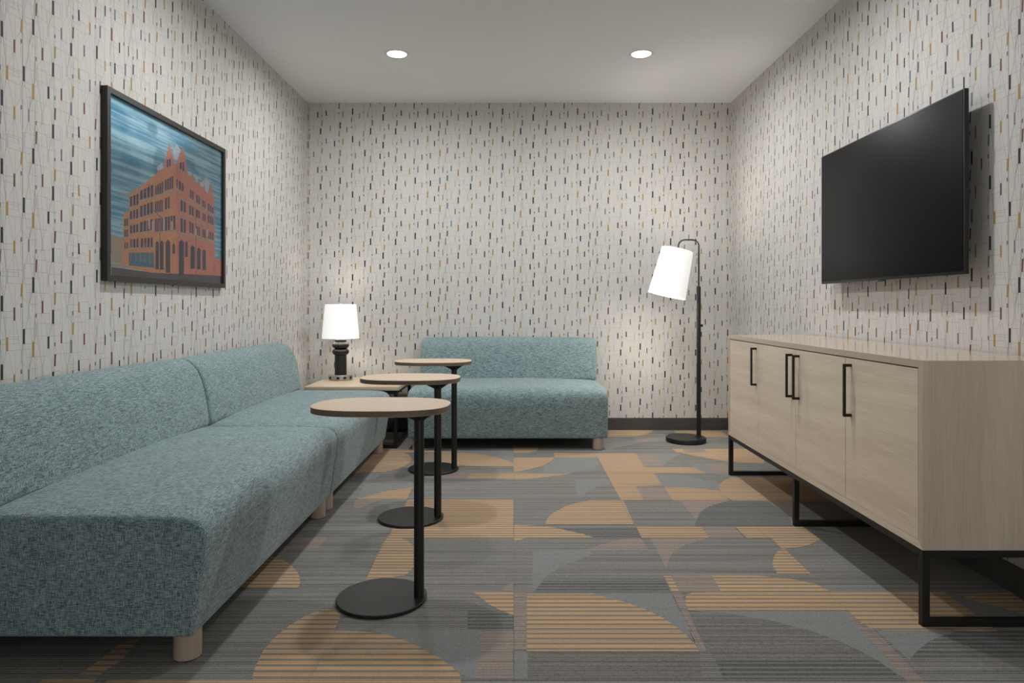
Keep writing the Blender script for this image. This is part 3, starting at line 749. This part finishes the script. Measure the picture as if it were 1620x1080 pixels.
for yy in ys[1:4]: CB('gap_shade_divider', CX0+.0205, CX1-.009, yy-.010, yy+.010, CZ0+T, CZ1-T, M['gap_shade'])  # dividers coloured dark so the gaps between doors read as shade
CB('gap_shade_strip', CX0+.0202, CX0+.0204, CY0+T, CY1-T, CZ1-T-.03, CZ1-T, M['gap_shade'], bev=0)  # thin dark sheet added as painted shade in the gap below the top
handles = [ys[1]-.045, ys[2]-.038, ys[2]+.040, ys[3]+.034]
for k in range(4):
    d = CB('door', CX0+.001, CX0+.020, ys[k]+.0015, ys[k+1]-.0015, CZ0+T+.0015, CZ1-T-.0045, M['oak_y'])
    hy = handles[k]; bm = bmesh.new(); hw = .0055; z0, z1 = .602, .808
    x1 = CX0+.001; x0 = x1-.031
    box(bm, x0-ox, x0+.009-ox, hy-hw-oy, hy+hw-oy, z0, z1, .0006, 1)
    for z in (z0, z1-.011): box(bm, x0+.009-ox, x1-ox, hy-hw-oy, hy+hw-oy, z, z+.011, .0004, 1)
    h = mk('handle', bm, M['bronze'], d, False); h['label'] = 'dark bronze bar handle'
# black square-tube frame
fb = .024
CB('frame_rail', CX0, CX0+fb, CY0+fb, CY1-fb, CZ0-fb, CZ0, M['black'])
CB('frame_rail', CX1-fb-.01, CX1-.01, CY0+fb, CY1-fb, CZ0-fb, CZ0, M['black'])
for y0 in (CY0, 3.206, CY1-fb):
    bm = bmesh.new()
    def bb(a, b, c, d): box(bm, a-ox, b-ox, y0-oy, y0+fb-oy, c, d, .0012, 1)
    bb(CX0, CX0+fb, 0, CZ0-(fb if y0 == 3.206 else 0)); bb(CX1-fb-.01, CX1-.01, 0, CZ0-(fb if y0 == 3.206 else 0)); bb(CX0+fb, CX1-fb-.01, 0, fb)
    bb(CX0+fb, CX1-fb-.01, CZ0-fb, CZ0)
    mk('leg_frame', bm, M['black'], cr, False)

# ================================================================== television
TX0, TY0, TY1, TZ0, TZ1 = 1.725, 2.617, 3.833, 1.157, 1.870
tv = thing('television', 'large flat black television mounted on the right wall above the cabinet', 'television', (XR, (TY0+TY1)/2, (TZ0+TZ1)/2))
def TB(name, x0, x1, y0, y1, z0, z1, mat, parent=tv, bev=.001):
    return mk(name, B(x0-XR, x1-XR, y0-(TY0+TY1)/2, y1-(TY0+TY1)/2, z0-(TZ0+TZ1)/2, z1-(TZ0+TZ1)/2, bev=bev), mat, parent)
TB('bezel', TX0+.0015, TX0+.020, TY0, TY1, TZ0, TZ1, M['tv_body'], bev=.002)
TB('rear_housing', TX0+.020, TX0+.048, TY0+.18, TY1-.18, TZ0+.03, TZ0+.45, M['tv_body'], bev=.008)
TB('screen', TX0, TX0+.003, TY0+.006, TY1-.006, TZ0+.012, TZ1-.006, M['screen'], bev=.0005)
TB('wall_bracket', TX0+.046, XR-.002, 3.02, 3.43, 1.30, 1.56, M['black'], bev=.002)
TB('sensor', TX0+.003, TX0+.015, 3.20, 3.245, TZ0-.006, TZ0+.001, M['tv_body'], bev=.001)

# ================================================================== framed picture
PY0, PY1, PZ0, PZ1 = 2.848, 4.016, 1.140, 1.955
pic = thing('framed_picture', 'dark-framed print of a gabled red brick corner building under a streaked blue sky', 'picture', (XL, (PY0+PY1)/2, PZ0))
fw, fd = .024, .028
cyy = (PY0+PY1)/2
def bar(pts, name='frame_bar'):
    bm = bmesh.new()
    a = [bm.verts.new((.0, y-cyy, z-PZ0)) for y, z in pts]; b = [bm.verts.new((fd, y-cyy, z-PZ0)) for y, z in pts]
    bm.faces.new(a); bm.faces.new(b[::-1])
    for i in range(4): bm.faces.new((a[i], a[(i+1) % 4], b[(i+1) % 4], b[i]))
    return mk(name, bm, M['frame'], pic, False)
o4 = [(PY0, PZ0), (PY1, PZ0), (PY1, PZ1), (PY0, PZ1)]; i4 = [(PY0+fw, PZ0+fw), (PY1-fw, PZ0+fw), (PY1-fw, PZ1-fw), (PY0+fw, PZ1-fw)]
for k in range(4):
    j = (k+1) % 4; bar([o4[k], o4[j], i4[j], i4[k]])
def sky_print():
    t = NT('print_streaked_sky'); o = t.obj()
    n1 = t.noise(t.scale(o, 1, 1.5, 62), 1.0, 3, .6)
    n2 = t.noise(t.scale(o, 1, 5, 7), 1.0, 2)
    br = t.n('ShaderNodeTexBrick'); t.l(t.scale(o, 1, 1, 1), br.inputs['Vector'])
    f = t.math('ADD', t.math('MULTIPLY', t.ramp(n1, .42, .60), .7), t.math('MULTIPLY', t.ramp(n2, .4, .6), .3))
    c = t.mix(f, lin((100, 165, 196)), lin((196, 230, 240)))
    sp = t.n('ShaderNodeSeparateXYZ'); t.l(o, sp.inputs[0])
    patch = t.noise(t.scale(o, 1, 4, 9), 1.0, 0)
    c = t.mix(t.ramp(patch, .62, .66, 0, .45), c, lin((92, 136, 152)))
    return t.base(c, .35, 0, .4)
def brick_print(name, a, b):
    t = NT(name); o = t.obj()
    n = t.noise(t.scale(o, 1, 60, 160), 1.0, 2); n2 = t.noise(o, 9, 2)
    c = t.mix(t.math('ADD', t.math('MULTIPLY', n, .7), t.math('MULTIPLY', n2, .3)), lin(a), lin(b))
    return t.base(c, .35, 0, .4)
AM = [sky_print(), brick_print('print_orange_brick', (196, 128, 98), (255, 200, 158)), brick_print('print_pink_brick', (188, 120, 108), (250, 180, 162)),
      plain('print_pale_roof', (206, 218, 226), .35, var=.15, vscale=60), plain('print_pale_stone', (196, 180, 164), .35, var=.12), plain('print_street', (112, 108, 114), .35, var=.1),
      plain('print_shop_glass', (104, 144, 162), .35, var=.3, vscale=60), plain('print_window', (86, 94, 128), .35, var=.3, vscale=80), plain('print_dark_arch', (96, 94, 112), .35, var=.3, vscale=50),
      plain('print_sign', (214, 206, 200), .35), plain('print_pole', (150, 134, 124), .35)]
AI = {'brick': 1, 'brick_pink': 2, 'silver': 3, 'pale': 4, 'street': 5, 'shop': 6}
vs, fs, ids = [], [], []
u0, u1, v0, v1 = fw, PY1-PY0-fw, fw, PZ1-PZ0-fw
def artpoly(pts, mi, x):
    q = clip([(a/100, b/100) for a, b in pts], u0, u1, v0, v1)
    if not q: return
    n0 = len(vs); vs.extend((x, a+PY0-cyy, b) for a, b in q); fs.append(tuple(range(n0, n0+len(q)))); ids.append(mi)
artpoly([(0, 0), (117, 0), (117, 82), (0, 82)], 0, .0130)
for z in (.0120,): pass
for k, x in (('pale', .0131), ('silver', .0131), ('street', .0133), ('brick', .0132), ('brick_pink', .0133), ('shop', .0134)):
    for q_, p in enumerate(ART[k]): artpoly(p, AI[k], x+q_*6e-6)
def lp(a, b, t): return (a[0]+(b[0]-a[0])*t, a[1]+(b[1]-a[1])*t)
for (tl_, tr_, br_, bl_), n in WIN:
    for k in range(n):
        s0, s1 = (k+.14)/n, (k+.80)/n
        artpoly([lp(bl_, br_, s0), lp(bl_, br_, s1), lp(tl_, tr_, s1), lp(tl_, tr_, s0)], 7, .0135)
    a, b = lp(bl_, br_, -.02), lp(bl_, br_, 1.0)
    artpoly([a, b, (b[0], b[1]-.9), (a[0], a[1]-.9)], 4, .0134)
for p in ARCH: artpoly(p, 8, .0135)
for k in range(7):
    u = 12+k*3.9; artpoly([(u, 9.5), (u+.35, 9.5), (u+.35, 19), (u, 19)], 1, .0136)
for p in POLE: artpoly(p, 10, .0137)
for p in SIG: artpoly(p, 9, .0138)
# string courses on the two fronts
for (ya, za, yb, zb_) in ((11.5, 24.6, 40, 25.6), (11.5, 37.8, 60, 45.8), (61, 44.5, 106, 41.5), (61, 34.5, 106, 33.8), (61, 25.2, 106, 25.6)):
    artpoly([(ya, za), (yb, zb_), (yb, zb_+.6), (ya, za+.6)], 4, .01338)
mkdata('print', vs, fs, AM, ids, pic)
mk('backing', B(.001, .0125, PY0+fw-.004-cyy, PY1-fw+.004-cyy, fw-.004, PZ1-PZ0-fw+.004), M['frame'], pic, False)
tg = NT('picture_glass'); nt = tg.t
gl = tg.n('ShaderNodeBsdfGlossy'); gl.inputs['Roughness'].default_value = .03
tr = tg.n('ShaderNodeBsdfTransparent'); mx = tg.n('ShaderNodeMixShader'); fr = tg.n('ShaderNodeFresnel'); fr.inputs[0].default_value = 1.35
tg.l(fr.outputs[0], mx.inputs[0]); tg.l(tr.outputs[0], mx.inputs[1]); tg.l(gl.outputs[0], mx.inputs[2]); tg.l(mx.outputs[0], tg.out.inputs['Surface'])
a, b, c, d = PY0+fw-cyy, PY1-fw-cyy, fw, PZ1-PZ0-fw
mkdata('glass_pane', [(.0165, a, c), (.0165, b, c), (.0165, b, d), (.0165, a, d)], [(0, 1, 2, 3)], [tg.m], None, pic)
